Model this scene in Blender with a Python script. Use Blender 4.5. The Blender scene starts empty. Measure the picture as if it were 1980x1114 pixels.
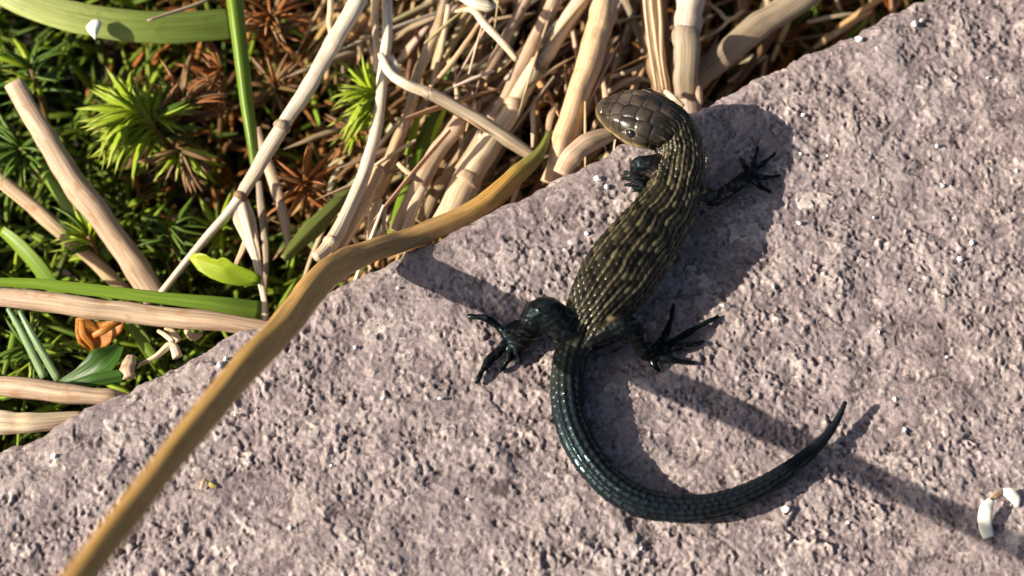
import bpy, bmesh, math, random
import numpy as np
from mathutils import Vector, Matrix
random.seed(4); RNG = np.random.default_rng(7)
S = bpy.context.scene
COL = S.collection
S.unit_settings.system = 'METRIC'; S.unit_settings.scale_length = 0.01      # one unit is one centimetre

# ------------------------------------------------------------------ camera, light, exposure
TILT, DIST = math.radians(25), 28.0
FPX = 200 * DIST                                   # focal length in photograph pixels
ct, st = math.cos(TILT), math.sin(TILT)
CAM = np.array([0, -DIST * st, DIST * ct]); RIGHT = np.array([1., 0, 0]); UP = np.array([0, ct, st]); FWD = np.array([0, st, -ct])
cd = bpy.data.cameras.new('camera'); cam = bpy.data.objects.new('camera', cd); COL.objects.link(cam)
cam.location = CAM; cam.rotation_euler = (TILT, 0, 0)
cd.lens = FPX / 1980 * 36; cd.sensor_width = 36; cd.clip_start = 0.5; cd.clip_end = 2000
cd.dof.use_dof = True; cd.dof.focus_distance = 27.9; cd.dof.aperture_fstop = 0.28
S.camera = cam

SUN_EL, SUN_K = math.radians(30), 0.15
d = np.array([1, SUN_K, 0]); d = d / np.linalg.norm(d) * math.cos(SUN_EL); SUND = np.array([d[0], d[1], -math.sin(SUN_EL)])
W = bpy.data.worlds.new('World'); S.world = W; W.use_nodes = True
nt = W.node_tree; nt.nodes.clear()
sky = nt.nodes.new('ShaderNodeTexSky'); sky.sky_type = 'NISHITA'; sky.sun_disc = False
sky.sun_elevation = SUN_EL; sky.sun_rotation = math.atan2(-SUND[0], -SUND[1]); sky.air_density = 0.8; sky.dust_density = 4.0
bg = nt.nodes.new('ShaderNodeBackground'); bg.inputs[1].default_value = 0.058
wo = nt.nodes.new('ShaderNodeOutputWorld'); nt.links.new(sky.outputs[0], bg.inputs[0]); nt.links.new(bg.outputs[0], wo.inputs[0])
sl = bpy.data.lights.new('sun', 'SUN'); sl.energy = 5.0; sl.angle = math.radians(0.5); sl.color = (1.0, 0.90, 0.76)
so = bpy.data.objects.new('sun', sl); COL.objects.link(so); so.rotation_euler = Vector(SUND).to_track_quat('-Z', 'Y').to_euler()
S.view_settings.view_transform = 'Standard'; S.view_settings.look = 'None'; S.view_settings.gamma = 1
S.view_settings.use_curve_mapping = False; S.view_settings.exposure = 0.86

# ------------------------------------------------------------------ helpers
def ray(px, py): return FWD + RIGHT * (px - 990) / FPX - UP * (py - 557) / FPX
def P(px, py, z=0.0):
    v = ray(px, py); return CAM + v * (z - CAM[2]) / v[2]
def pxsize(p): return np.dot(np.asarray(p) - CAM, FWD) / FPX          # centimetres per photograph pixel at a point
def tag(o, label=None, cat=None, group=None, kind=None):
    if label: o['label'] = label
    if cat: o['category'] = cat
    if group: o['group'] = group
    if kind: o['kind'] = kind
    return o
def empty(name, loc, label, cat, group=None):
    o = bpy.data.objects.new(name, None); o.location = loc; o.empty_display_size = .1; COL.objects.link(o); return tag(o, label, cat, group)
def link(name, me, mat, parent=None):
    o = bpy.data.objects.new(name, me)
    if mat and not me.materials: me.materials.append(mat)
    COL.objects.link(o)
    if parent:
        o.parent = parent; o.matrix_parent_inverse = parent.matrix_basis.inverted()
    return o
def fast_mesh(name, V, F, smooth=True):
    V = np.asarray(V, np.float32); F = np.asarray(F, np.int32); k = F.shape[1]
    me = bpy.data.meshes.new(name)
    me.vertices.add(len(V)); me.vertices.foreach_set('co', V.ravel())
    me.loops.add(F.size); me.loops.foreach_set('vertex_index', F.ravel())
    me.polygons.add(len(F)); me.polygons.foreach_set('loop_start', np.arange(0, F.size, k, dtype=np.int32))
    me.polygons.foreach_set('use_smooth', np.full(len(F), smooth))
    me.update(calc_edges=True); me.validate()
    return me
def fattr(me, name, arr):
    a = me.attributes.new(name, 'FLOAT', 'POINT'); a.data.foreach_set('value', np.asarray(arr, np.float32).ravel())
def cattr(me, name, rgb):
    a = me.attributes.new(name, 'FLOAT_COLOR', 'POINT'); rgb = np.asarray(rgb, np.float32)
    a.data.foreach_set('color', np.concatenate([rgb, np.ones((len(rgb), 1), np.float32)], 1).ravel())
def sm(a, b, x): t = np.clip((x - a) / (b - a), 0, 1); return t * t * (3 - 2 * t)
def catmull(pts, n):
    pts = np.asarray(pts, float)
    if len(pts) == 2: pts = np.array([pts[0], pts.mean(0), pts[1]])
    p = np.vstack([2 * pts[0] - pts[1], pts, 2 * pts[-1] - pts[-2]])
    out = []; m = len(pts) - 1
    for q in np.linspace(0, m - 1e-6, n):
        i = int(q); t = q - i; a, b, c, e = p[i:i + 4]
        out.append(.5 * (2 * b + (c - a) * t + (2 * a - 5 * b + 4 * c - e) * t * t + (3 * b - a - 3 * c + e) * t ** 3))
    return np.array(out)
def rand1(n, cell, seed):                       # smooth one-dimensional noise, about -1..1
    r = np.random.default_rng(seed); k = max(4, int(n / max(cell, 1)) + 3); return np.interp(np.linspace(0, k - 1, n), np.arange(k), r.uniform(-1, 1, k))

# materials ---------------------------------------------------------
def N(nt, t, **kw):
    n = nt.nodes.new(t)
    for k, v in kw.items():
        if k in n.inputs: n.inputs[k].default_value = v
        else: setattr(n, k, v)
    return n
def ramp(nt, fac, stops):
    r = nt.nodes.new('ShaderNodeValToRGB'); e = r.color_ramp.elements
    while len(e) < len(stops): e.new(.5)
    for el, (p, c) in zip(e, stops): el.position = p; el.color = (*c, 1) if len(c) == 3 else c
    nt.links.new(fac, r.inputs[0]); return r.outputs[0]
def mix(nt, fac, a, b, mode='MIX'):
    m = nt.nodes.new('ShaderNodeMix'); m.data_type = 'RGBA'; m.blend_type = mode
    for s, v in ((m.inputs[0], fac), (m.inputs[6], a), (m.inputs[7], b)):
        if hasattr(v, 'is_linked'): nt.links.new(v, s)
        elif isinstance(v, (int, float)): s.default_value = v
        else: s.default_value = (*v, 1)
    return m.outputs[2]
def newmat(name):
    m = bpy.data.materials.new(name); m.use_nodes = True; nt = m.node_tree; b = nt.nodes['Principled BSDF']; return m, nt, b
def fibre_mat(name, stops, rough=.55, spot=.6, bump=.22, along=1.0, sss=0.0, spec=.4, streak=(.56, 1.22)):
    """plant fibre: colour runs along the stem (attribute t), streaked lengthwise, with brown flecks"""
    m, nt, b = newmat(name)
    t = N(nt, 'ShaderNodeAttribute', attribute_name='t')
    uv = N(nt, 'ShaderNodeUVMap'); oi = N(nt, 'ShaderNodeObjectInfo')
    mp = N(nt, 'ShaderNodeMapping'); mp.inputs['Scale'].default_value = (60, 1.3 * along, 1); nt.links.new(uv.outputs[0], mp.inputs[0])
    ad = N(nt, 'ShaderNodeVectorMath', operation='ADD'); nt.links.new(mp.outputs[0], ad.inputs[0])
    sc = N(nt, 'ShaderNodeMath', operation='MULTIPLY'); nt.links.new(oi.outputs['Random'], sc.inputs[0]); sc.inputs[1].default_value = 57
    nt.links.new(sc.outputs[0], ad.inputs[1])
    n1 = N(nt, 'ShaderNodeTexNoise', Scale=1.0, Detail=3.0); nt.links.new(ad.outputs[0], n1.inputs['Vector'])
    mp2 = N(nt, 'ShaderNodeMapping'); mp2.inputs['Scale'].default_value = (11, 5.0, 1); nt.links.new(uv.outputs[0], mp2.inputs[0])
    ad2 = N(nt, 'ShaderNodeVectorMath', operation='ADD'); nt.links.new(mp2.outputs[0], ad2.inputs[0]); nt.links.new(sc.outputs[0], ad2.inputs[1])
    n2 = N(nt, 'ShaderNodeTexNoise', Scale=1.0, Detail=4.0, Roughness=.6); nt.links.new(ad2.outputs[0], n2.inputs['Vector'])
    base = ramp(nt, t.outputs['Fac'], stops)
    k = ramp(nt, n1.outputs[0], [(.3, (streak[0],) * 3), (.7, (streak[1],) * 3)])
    c = mix(nt, 1.0, base, k, 'MULTIPLY')
    f = ramp(nt, n2.outputs[0], [(.54, (0, 0, 0)), (.66, (spot,) * 3)])
    c = mix(nt, f, c, mix(nt, 1.0, base, (.62, .46, .34), 'MULTIPLY'))
    nt.links.new(c, b.inputs['Base Color'])
    b.inputs['Roughness'].default_value = rough; b.inputs['Specular IOR Level'].default_value = spec
    bp = N(nt, 'ShaderNodeBump', Strength=bump, Distance=.035); nt.links.new(n1.outputs[0], bp.inputs['Height']); nt.links.new(bp.outputs[0], b.inputs['Normal'])
    if sss:                                            # thin leaf: some light comes through it
        tr = N(nt, 'ShaderNodeBsdfTranslucent'); nt.links.new(c, tr.inputs[0]); ms = N(nt, 'ShaderNodeMixShader'); ms.inputs[0].default_value = sss
        nt.links.new(b.outputs[0], ms.inputs[1]); nt.links.new(tr.outputs[0], ms.inputs[2]); nt.links.new(ms.outputs[0], nt.nodes['Material Output'].inputs[0])
    return m
def col_mat(name, rough=.6, trans=.25, spec=.3):
    """colour carried by each piece of a mass of leaves (attribute col)"""
    m, nt, b = newmat(name); a = N(nt, 'ShaderNodeAttribute', attribute_name='col'); nt.links.new(a.outputs['Color'], b.inputs['Base Color'])
    b.inputs['Roughness'].default_value = rough; b.inputs['Specular IOR Level'].default_value = spec
    if trans:
        tr = N(nt, 'ShaderNodeBsdfTranslucent'); nt.links.new(a.outputs['Color'], tr.inputs[0]); ms = N(nt, 'ShaderNodeMixShader'); ms.inputs[0].default_value = trans
        nt.links.new(b.outputs[0], ms.inputs[1]); nt.links.new(tr.outputs[0], ms.inputs[2]); nt.links.new(ms.outputs[0], nt.nodes['Material Output'].inputs[0])
    return m

# tubes and blades ---------------------------------------------------
VIEW = -FWD
def tube_mesh(name, P3, hw, K=12, flat=1.0, fold=0.0, up=None, twist=0.0, rough=.075, ridges=0, seed=0, hollow=False, wobble=.0):
    """closed tube along P3; flat < 1 presses it, fold bends the section into a V"""
    P3 = np.asarray(P3, float); n = len(P3); hw = np.asarray(hw, float)
    if wobble: P3 = P3 + np.stack([rand1(n, 5, seed + i) for i in (1, 2, 3)], 1) * wobble * hw[:, None]
    T = np.gradient(P3, axis=0); T /= np.linalg.norm(T, axis=1)[:, None] + 1e-9
    upv = np.tile(np.asarray(VIEW if up is None else up, float), (n, 1))
    L = np.cross(T, upv); L /= np.linalg.norm(L, axis=1)[:, None] + 1e-9; U = np.cross(L, T)
    tw = np.asarray(twist) * np.ones(n)
    c, s = np.cos(tw)[:, None], np.sin(tw)[:, None]; L, U = L * c + U * s, U * c - L * s
    ph = np.linspace(0, 2 * np.pi, K, endpoint=False)
    r = np.random.default_rng(seed)
    R = 1 + rough * np.stack([rand1(n, 4, seed + 10 + j) for j in range(K)], 1) + rough * .8 * rand1(n, 3, seed + 5)[:, None]
    if ridges: R *= 1 + .05 * np.cos(ridges * ph + r.uniform(0, 6))[None, :]
    x = np.cos(ph)[None] * R * hw[:, None]; y = np.sin(ph)[None] * R * hw[:, None] * flat + fold * np.abs(x)
    V = P3[:, None] + x[..., None] * L[:, None] + y[..., None] * U[:, None]
    V = V.reshape(-1, 3)
    i = np.arange(n - 1)[:, None] * K; j = np.arange(K)[None]; jn = (j + 1) % K
    F = np.stack([i + j, i + jn, i + K + jn, i + K + j], -1).reshape(-1, 4)
    seg = np.concatenate([[0], np.cumsum(np.linalg.norm(np.diff(P3, axis=0), axis=1))])
    t = np.repeat(np.linspace(0, 1, n), K); u = np.tile(ph / (2 * np.pi) * 2 * np.pi * max(hw.mean(), .02), n); v = np.repeat(seg, K)
    V = list(V); F = [tuple(f) for f in F]; t = list(t); u = list(u); v = list(v)
    for end, base in ((0, 0), (1, (n - 1) * K)):
        cpt = P3[0] if end == 0 else P3[-1]
        if hollow and end == 0:                        # cut end: wall thickness, then a well inside
            a0 = len(V)
            for q in range(K): V.append(cpt + (np.asarray(V[q]) - cpt) * .68); t.append(0); u.append(u[q]); v.append(0)
            a1 = len(V); dp = (P3[3] - P3[0])
            for q in range(K): V.append(cpt + dp + (np.asarray(V[q]) - cpt) * .6); t.append(0); u.append(u[q]); v.append(.1)
            for q in range(K):
                qn = (q + 1) % K; F.append((qn, q, a0 + q, a0 + qn)); F.append((a0 + qn, a0 + q, a1 + q, a1 + qn))
            ci = len(V); V.append(cpt + dp); t.append(0); u.append(0); v.append(.1)
            for q in range(K): F.append((ci, a1 + (q + 1) % K, a1 + q))
        else:
            ci = len(V); V.append(cpt); t.append(float(end)); u.append(0); v.append(v[base])
            for q in range(K):
                qn = (q + 1) % K
                F.append((ci, base + qn, base + q) if end == 0 else (ci, base + q, base + qn))
    me = bpy.data.meshes.new(name); me.from_pydata([tuple(p) for p in V], [], F); me.update()
    me.polygons.foreach_set('use_smooth', np.ones(len(me.polygons), bool))
    fattr(me, 't', t)
    uvl = me.uv_layers.new(name='UVMap'); li = np.empty(len(me.loops), np.int32); me.loops.foreach_get('vertex_index', li)
    uvl.data.foreach_set('uv', np.stack([np.asarray(u)[li], np.asarray(v)[li]], 1).astype(np.float32).ravel())
    return me
SEED = [100]
def stalk(name, pts, width, mat, label=None, cat=None, group=None, parent=None, n=None, jitter=.4, K=12, **kw):
    """pts: (px, py, height) traced and given their own height; width in photograph pixels at each point"""
    SEED[0] += 17
    q = np.array([P(*p) for p in pts]); n = n or max(10, 6 * len(pts))
    c = catmull(q, n)
    w = np.interp(np.linspace(0, 1, n), np.linspace(0, 1, len(pts)), np.broadcast_to(width, (len(pts),)) if np.ndim(width) == 0 else width)
    if name == 'straw_stalk': w = w * .92; kw.setdefault('flat', .78); kw.setdefault('ridges', 4)
    hw = np.array([w[i] * .5 * pxsize(c[i]) for i in range(n)])
    me = tube_mesh(name, c, hw, seed=SEED[0], wobble=jitter * .25, K=K, **kw)
    o = link(name, me, mat, parent)
    return tag(o, label, cat, group)

# ------------------------------------------------------------------ noise for the stone
def spec_noise(n, cell, lam, bw, seed):
    """band-passed noise on an n x n periodic tile; lam = wavelength in cm"""
    r = np.random.default_rng(seed); f = np.fft.rfft2(r.standard_normal((n, n)).astype(np.float32))
    kx = np.fft.fftfreq(n, cell)[:, None]; ky = np.fft.rfftfreq(n, cell)[None]
    k = np.sqrt(kx ** 2 + ky ** 2) * lam
    f *= np.exp(-((np.log(np.maximum(k, 1e-6))) / bw) ** 2)
    h = np.fft.irfft2(f, (n, n)); return (h / h.std()).astype(np.float32)
TN, TC = 1600, 0.01
def flakes(size, seed, wx, wy):
    """curved-edged fragments on the periodic tile: own level, own tilt; returns height, distance to the nearest joint, a number per fragment"""
    k = int(round(TN * TC / size)); r = np.random.default_rng(seed); jt = r.random((k, k, 2)); lev = r.uniform(-1, 1, (k, k)); tx, ty = r.uniform(-1, 1, (2, k, k))
    ii, jj = np.meshgrid(np.arange(TN), np.arange(TN), indexing='ij'); x = (ii * TC + wx) / size; y = (jj * TC + wy) / size
    gi, gj = np.floor(x).astype(int), np.floor(y).astype(int); d1 = np.full(x.shape, 9., np.float32); d2 = d1.copy(); h = np.zeros_like(d1); num = h.copy()
    for di in (-1, 0, 1):
        for dj in (-1, 0, 1):
            a, b = (gi + di) % k, (gj + dj) % k; dx = x - (gi + di + jt[a, b, 0]); dy = y - (gj + dj + jt[a, b, 1]); dd = np.hypot(dx, dy).astype(np.float32)
            nw = dd < d1; d2 = np.where(nw, d1, np.minimum(d2, dd)); h = np.where(nw, lev[a, b] + 1.5 * (tx[a, b] * dx + ty[a, b] * dy), h); num = np.where(nw, lev[a, b], num); d1 = np.where(nw, dd, d1)
    return h.astype(np.float32), (d2 - d1) * size, num
def blur(a, sig):
    k = np.fft.fftfreq(TN, TC)[:, None] ** 2 + np.fft.rfftfreq(TN, TC)[None] ** 2
    return np.fft.irfft2(np.fft.rfft2(a) * np.exp(-2 * (np.pi * sig) ** 2 * k), (TN, TN)).astype(np.float32)
def build_relief():
    big = spec_noise(TN, TC, 1.1, .6, 1); c = spec_noise(TN, TC, .05, .4, 4); e = spec_noise(TN, TC, .40, .5, 6)
    w = [spec_noise(TN, TC, lam, .6, sd) for lam, sd in ((.20, 8), (.20, 9), (.09, 13), (.09, 14))]
    f1, g1, n1 = flakes(.20, 31, .055 * w[0] + .020 * w[2], .055 * w[1] + .020 * w[3])
    f2, g2, n2 = flakes(.10, 32, .030 * w[1] + .014 * w[3], .030 * w[0] + .014 * w[2])
    m1 = sm(-1.1, .6, np.roll(e, 400, 0)); m2 = sm(-.9, .8, np.roll(e, 900, 1))
    c1 = np.exp(-(g1 / .019) ** 2) * m1; c2 = np.exp(-(g2 / .014) ** 2) * m2
    worn = .85 + .30 * np.tanh(spec_noise(TN, TC, 2.4, .6, 21))           # some areas are worn smoother
    h = .0145 * f1 + .0100 * f2 - .030 * c1 - .020 * c2 + .0022 * c
    pit = sm(2.3, 2.9, spec_noise(TN, TC, .22, .5, 11))
    h = blur(h, .0065) * worn * .86 + .006 * np.tanh(e * .8) + .009 * big - .020 * pit
    global DIRT, TONE
    DIRT = np.clip(1.0 * c1 + .8 * c2 + .6 * pit, 0, 1).astype(np.float32)
    TONE = np.clip(.5 + .32 * n1 + .22 * n2, 0, 1).astype(np.float32)       # each fragment has its own tone
    return h.astype(np.float32)
REL = build_relief()
def relief(u, v, G=None):
    REL = globals()['REL'] if G is None else G
    x = (np.asarray(u) / TC) % TN; y = (np.asarray(v) / TC) % TN
    i = np.floor(x).astype(int); j = np.floor(y).astype(int); fx = (x - i).astype(np.float32); fy = (y - j).astype(np.float32)
    i %= TN; j %= TN; i1 = (i + 1) % TN; j1 = (j + 1) % TN
    return REL[i, j] * (1 - fx) * (1 - fy) + REL[i1, j] * fx * (1 - fy) + REL[i, j1] * (1 - fx) * fy + REL[i1, j1] * fx * fy

# ------------------------------------------------------------------ slab
E0, E1 = P(0, 866), P(1762, 0)
EU = (E1 - E0) / np.linalg.norm(E1 - E0); EV = np.array([EU[1], -EU[0], 0.])           # along the edge; inward
def slab_uv(p): q = np.asarray(p) - E0; return q @ EU, q @ EV
def graded(lo, a, b, hi, step):
    core = np.arange(a, b, step); l = []; x, s = a, step
    while x > lo: s *= 1.22; x -= s; l.append(x)
    r = []; x, s = b, step
    while x < hi: r.append(x); s *= 1.22; x += s
    return np.array(l[::-1] + list(core) + r)
def make_slab():
    us = graded(-9, -1.3, 11.6, 20, .0132); ws = graded(-.9, -.25, 8.2, 16, .0132)
    R = .16; A = R * np.pi / 2
    U, Wd = np.meshgrid(us, ws, indexing='ij')
    k = np.interp(us, np.linspace(-12, 24, 120), np.random.default_rng(5).uniform(-1, 1, 120)) * .045 + np.interp(us, np.linspace(-12, 24, 420), np.random.default_rng(6).uniform(-1, 1, 420)) * .022
    wob = k[:, None]
    ang = np.clip(Wd / A, 0, 1) * np.pi / 2                # 0 on the side face, 90 degrees on top
    off_v = np.where(Wd < 0, 0, np.where(Wd < A, R - R * np.cos(ang), R + Wd - A))
    off_z = np.where(Wd < 0, -R + Wd * 4, np.where(Wd < A, -R + R * np.sin(ang), 0))
    nv, nz = -np.cos(ang), np.sin(ang)
    h = relief(U, Wd)
    h = h * (1 - .45 * np.exp(-((Wd - .15) / .28) ** 2))   # worn smoother along the edge
    v = off_v + wob * np.exp(-np.maximum(Wd, 0) / .6) + nv * h; z = off_z + nz * h
    V = E0 + U[..., None] * EU + v[..., None] * EV; V[..., 2] = z
    n, m = U.shape; idx = np.arange(n * m).reshape(n, m)
    F = np.stack([idx[:-1, :-1], idx[:-1, 1:], idx[1:, 1:], idx[1:, :-1]], -1).reshape(-1, 4)[:, ::-1]
    me = fast_mesh('stone_slab', V.reshape(-1, 3), F)
    fattr(me, 'h', relief(U, Wd, DIRT)); fattr(me, 'tone', relief(U, Wd, TONE))
    return me
def stone_mat():
    m, nt, b = newmat('mauve_sandstone')
    tc = N(nt, 'ShaderNodeTexCoord'); h = N(nt, 'ShaderNodeAttribute', attribute_name='h')
    tn = N(nt, 'ShaderNodeAttribute', attribute_name='tone')
    grain = ramp(nt, tn.outputs['Fac'], [(.05, (.185, .150, .152)), (.35, (.245, .203, .204)), (.65, (.30, .253, .250)), (.85, (.38, .325, .312)), (1, (.54, .475, .44))])
    n2 = N(nt, 'ShaderNodeTexNoise', Scale=26.0, Detail=4.0, Roughness=.65); nt.links.new(tc.outputs['Object'], n2.inputs['Vector'])
    g2 = ramp(nt, n2.outputs[0], [(.3, (.66, .64, .64)), (.7, (1.30, 1.28, 1.26))])
    c = mix(nt, 1.0, grain, g2, 'MULTIPLY')
    n3 = N(nt, 'ShaderNodeTexNoise', Scale=.7, Detail=3.0); nt.links.new(tc.outputs['Object'], n3.inputs['Vector'])
    c = mix(nt, ramp(nt, n3.outputs[0], [(.4, (0, 0, 0)), (.75, (.35,) * 3)]), c, mix(nt, 1.0, c, (1.06, .97, .84), 'MULTIPLY'))
    # dirt and algae collected in the pits
    mr = N(nt, 'ShaderNodeMapRange'); mr.inputs[1].default_value = .22; mr.inputs[2].default_value = .95; mr.inputs[3].default_value = 0; mr.inputs[4].default_value = .88
    nt.links.new(h.outputs['Fac'], mr.inputs[0])
    c = mix(nt, mr.outputs[0], c, (.050, .034, .034))
    nt.links.new(c, b.inputs['Base Color']); b.inputs['Roughness'].default_value = .62; b.inputs['Specular IOR Level'].default_value = .42
    n4 = N(nt, 'ShaderNodeTexNoise', Scale=55.0, Detail=3.0); nt.links.new(tc.outputs['Object'], n4.inputs['Vector'])
    bp = N(nt, 'ShaderNodeBump', Strength=.5, Distance=.012); nt.links.new(n4.outputs[0], bp.inputs['Height']); nt.links.new(bp.outputs[0], b.inputs['Normal'])
    return m
slab = link('stone_slab', make_slab(), stone_mat())
tag(slab, 'rough mauve grey stone slab with a wrinkled gritty top that the lizard rests on', 'stone slab')

def quartz():
    m, nt, b = newmat('quartz_white'); b.inputs['Base Color'].default_value = (.86, .85, .82, 1); b.inputs['Roughness'].default_value = .35
    b.inputs['Specular IOR Level'].default_value = .6
    tc = N(nt, 'ShaderNodeTexCoord'); n = N(nt, 'ShaderNodeTexNoise', Scale=18.0); nt.links.new(tc.outputs['Object'], n.inputs['Vector'])
    nt.links.new(ramp(nt, n.outputs[0], [(.3, (.80, .78, .74)), (.6, (.93, .92, .91))]), b.inputs['Base Color'])
    return m
QM = quartz()
def grain_mesh(seed):
    bm = bmesh.new(); bmesh.ops.create_icosphere(bm, subdivisions=1, radius=1); r = random.Random(seed)
    for v in bm.verts: v.co *= r.uniform(.72, 1.15)
    me = bpy.data.meshes.new('quartz_grain'); bm.to_mesh(me); bm.free(); me.materials.append(QM); return me
GM = [grain_mesh(i) for i in range(4)]
GR = [(1156, 346, 13), (1173, 361, 11), (424, 705, 11), (436, 694, 10), (103, 882, 12), (1404, 380, 15), (1660, 76, 13), (1696, 92, 7), (1134, 451, 9), (1856, 500, 13), (1879, 469, 10),
      (1545, 431, 10), (1518, 985, 14), (686, 671, 8), (770, 556, 7), (1396, 590, 8), (1731, 772, 9), (1750, 830, 9), (1812, 282, 8), (1822, 358, 8), (1966, 330, 8), (1768, 46, 13), (1782, 39, 9),
      (455, 802, 7), (1553, 222, 9), (1548, 296, 6), (850, 770, 8), (740, 770, 7), (1830, 690, 7), (905, 965, 7), (640, 900, 6), (1240, 1060, 8), (1640, 1010, 8), (1690, 420, 6), (1760, 560, 7), (330, 880, 6), (560, 1020, 7), (1700, 640, 6), (1600, 300, 6), (1910, 150, 7)]
for i, (x, y, w) in enumerate(GR):
    p = P(x, y, .02); u, v = slab_uv(p); o = link('quartz_grain', GM[i % 4], None, slab)
    s = w * .62 / 200; r = random.Random(i)
    o.location = (p[0], p[1],   .006 + s * .35); o.scale = (s * r.uniform(.85, 1.3), s * r.uniform(.75, 1.0), s * .8); o.rotation_euler = (r.uniform(-.5, .5), r.uniform(-.5, .5), r.uniform(0, 6))

# ------------------------------------------------------------------ soil
def make_ground():
    g = np.concatenate([[-260, -120, -60, -30], np.arange(-15, 15.01, .16), [30, 60, 120, 260]])
    X, Y = np.meshgrid(g, g, indexing='ij'); r = np.random.default_rng(3)
    Z = -3.0 + .35 * (relief(X * .06 + 3, Y * .06) / .012) * (np.abs(X) < 15) * (np.abs(Y) < 15) + .12 * r.standard_normal(X.shape) * (np.abs(X) < 15)
    n, m = X.shape; idx = np.arange(n * m).reshape(n, m)
    F = np.stack([idx[:-1, :-1], idx[1:, :-1], idx[1:, 1:], idx[:-1, 1:]], -1).reshape(-1, 4)
    return fast_mesh('soil', np.stack([X, Y, Z], -1).reshape(-1, 3), F)
m, nt, b = newmat('dark_peat')
tc = N(nt, 'ShaderNodeTexCoord'); n1 = N(nt, 'ShaderNodeTexNoise', Scale=5.0, Detail=6.0); nt.links.new(tc.outputs['Object'], n1.inputs['Vector'])
nt.links.new(ramp(nt, n1.outputs[0], [(.3, (.010, .007, .005)), (.7, (.045, .028, .017))]), b.inputs['Base Color']); b.inputs['Roughness'].default_value = .95
tag(link('ground', make_ground(), m), 'dark peaty soil under the moss and dry grass', None, None, 'structure')

# ------------------------------------------------------------------ plant materials
M = {
 'cream': fibre_mat('straw_cream', [(0, (.70, .57, .40)), (.5, (.68, .54, .36)), (1, (.60, .45, .29))], spot=.4),
 'pink': fibre_mat('straw_pinkish', [(0, (.53, .38, .26)), (.5, (.51, .37, .25)), (1, (.44, .31, .20))], spot=.6),
 'tan': fibre_mat('straw_tan', [(0, (.62, .46, .29)), (.5, (.58, .43, .26)), (1, (.50, .35, .20))], spot=.65),
 'orange': fibre_mat('straw_orange', [(0, (.62, .44, .27)), (.5, (.66, .44, .25)), (1, (.66, .44, .26))], spot=.7),
 'white': fibre_mat('straw_white', [(0, (.70, .62, .49)), (.5, (.68, .59, .45)), (1, (.58, .47, .33))], spot=.4),
 'greytan': fibre_mat('straw_grey_tan', [(0, (.34, .27, .19)), (.5, (.34, .27, .18)), (1, (.28, .21, .14))], spot=.4),
 'brown': fibre_mat('straw_brown', [(0, (.20, .12, .06)), (.5, (.28, .17, .09)), (1, (.22, .12, .06))], spot=.5),
 'purple': fibre_mat('straw_sheathed', [(0, (.68, .57, .43)), (.28, (.64, .52, .40)), (.42, (.36, .27, .22)), (1, (.28, .20, .15))], spot=.4),
 'stem': fibre_mat('dry_blade_golden', [(0, (.17, .22, .035)), (.10, (.25, .23, .05)), (.17, (.48, .27, .06)), (.30, (.40, .24, .09)), (.5, (.50, .30, .105)), (1, (.58, .34, .10))], rough=.5, spot=.45, bump=.25, streak=(.70, 1.18)),
 'green': fibre_mat('grass_green', [(0, (.22, .34, .03)), (.5, (.20, .32, .03)), (1, (.16, .26, .03))], spot=.12, sss=.35, rough=.4, bump=.2, streak=(.8, 1.15)),
 'pale': fibre_mat('grass_pale', [(0, (.52, .57, .22)), (.40, (.44, .50, .15)), (.7, (.26, .34, .07)), (1, (.16, .23, .04))], spot=.35, sss=.25, rough=.42, bump=.25, streak=(.72, 1.15)),
 'olive': fibre_mat('grass_olive', [(0, (.16, .19, .04)), (1, (.12, .15, .035))], spot=.3, sss=.2, rough=.5),
 'dark': fibre_mat('grass_dark', [(0, (.05, .13, .015)), (1, (.06, .15, .02))], spot=.1, sss=.3, rough=.4),
 'blue': fibre_mat('grass_bluish', [(0, (.24, .38, .18)), (1, (.28, .42, .19))], spot=.1, sss=.25, rough=.4),
 'lime': fibre_mat('leaf_lime', [(0, (.42, .50, .03)), (1, (.24, .38, .02))], spot=.12, sss=.35, rough=.4, streak=(.85, 1.1)),
 'rust': fibre_mat('leaf_rust', [(0, (.66, .27, .045)), (1, (.56, .21, .03))], spot=.4, sss=.3, rough=.5),
 'mossg': fibre_mat('moss_green', [(0, (.50, .60, .025)), (.6, (.40, .54, .03)), (1, (.50, .54, .12))], spot=.1, sss=.45, rough=.45, streak=(.85, 1.1)),
 'mossd': fibre_mat('moss_dark', [(0, (.10, .18, .015)), (.7, (.11, .20, .02)), (1, (.18, .25, .06))], spot=.1, sss=.35, rough=.5),
 'mossb': fibre_mat('moss_brown', [(0, (.14, .11, .025)), (.5, (.28, .16, .06)), (1, (.36, .21, .11))], spot=.3, sss=.3, rough=.55),
 'mossr': fibre_mat('moss_rust', [(0, (.24, .09, .02)), (.5, (.42, .15, .035)), (1, (.48, .22, .09))], spot=.3, sss=.3, rough=.55),
 'straw_y': fibre_mat('flake_yellow', [(0, (.50, .42, .12)), (1, (.42, .33, .10))], spot=.4),
 'bone': fibre_mat('shell_white', [(0, (.78, .78, .66)), (1, (.80, .79, .70))], spot=.08, rough=.3, streak=(.93, 1.05), bump=.05),
}
SG = 'dry straw stalks behind the slab'; GG = 'grass blades beside the slab'
def node_ring(par, px, py, z, w, dirpx, mat):
    """a swollen joint on a stalk"""
    a = np.array(dirpx, float); a /= np.linalg.norm(a)
    pts = [(px - a[0] * 5, py - a[1] * 5, z), (px, py, z + .005), (px + a[0] * 5, py + a[1] * 5, z)]
    return stalk('joint', pts, [w * 1.01, w * 1.07, w * 1.02], M[mat], parent=par, n=7, jitter=0)

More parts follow.
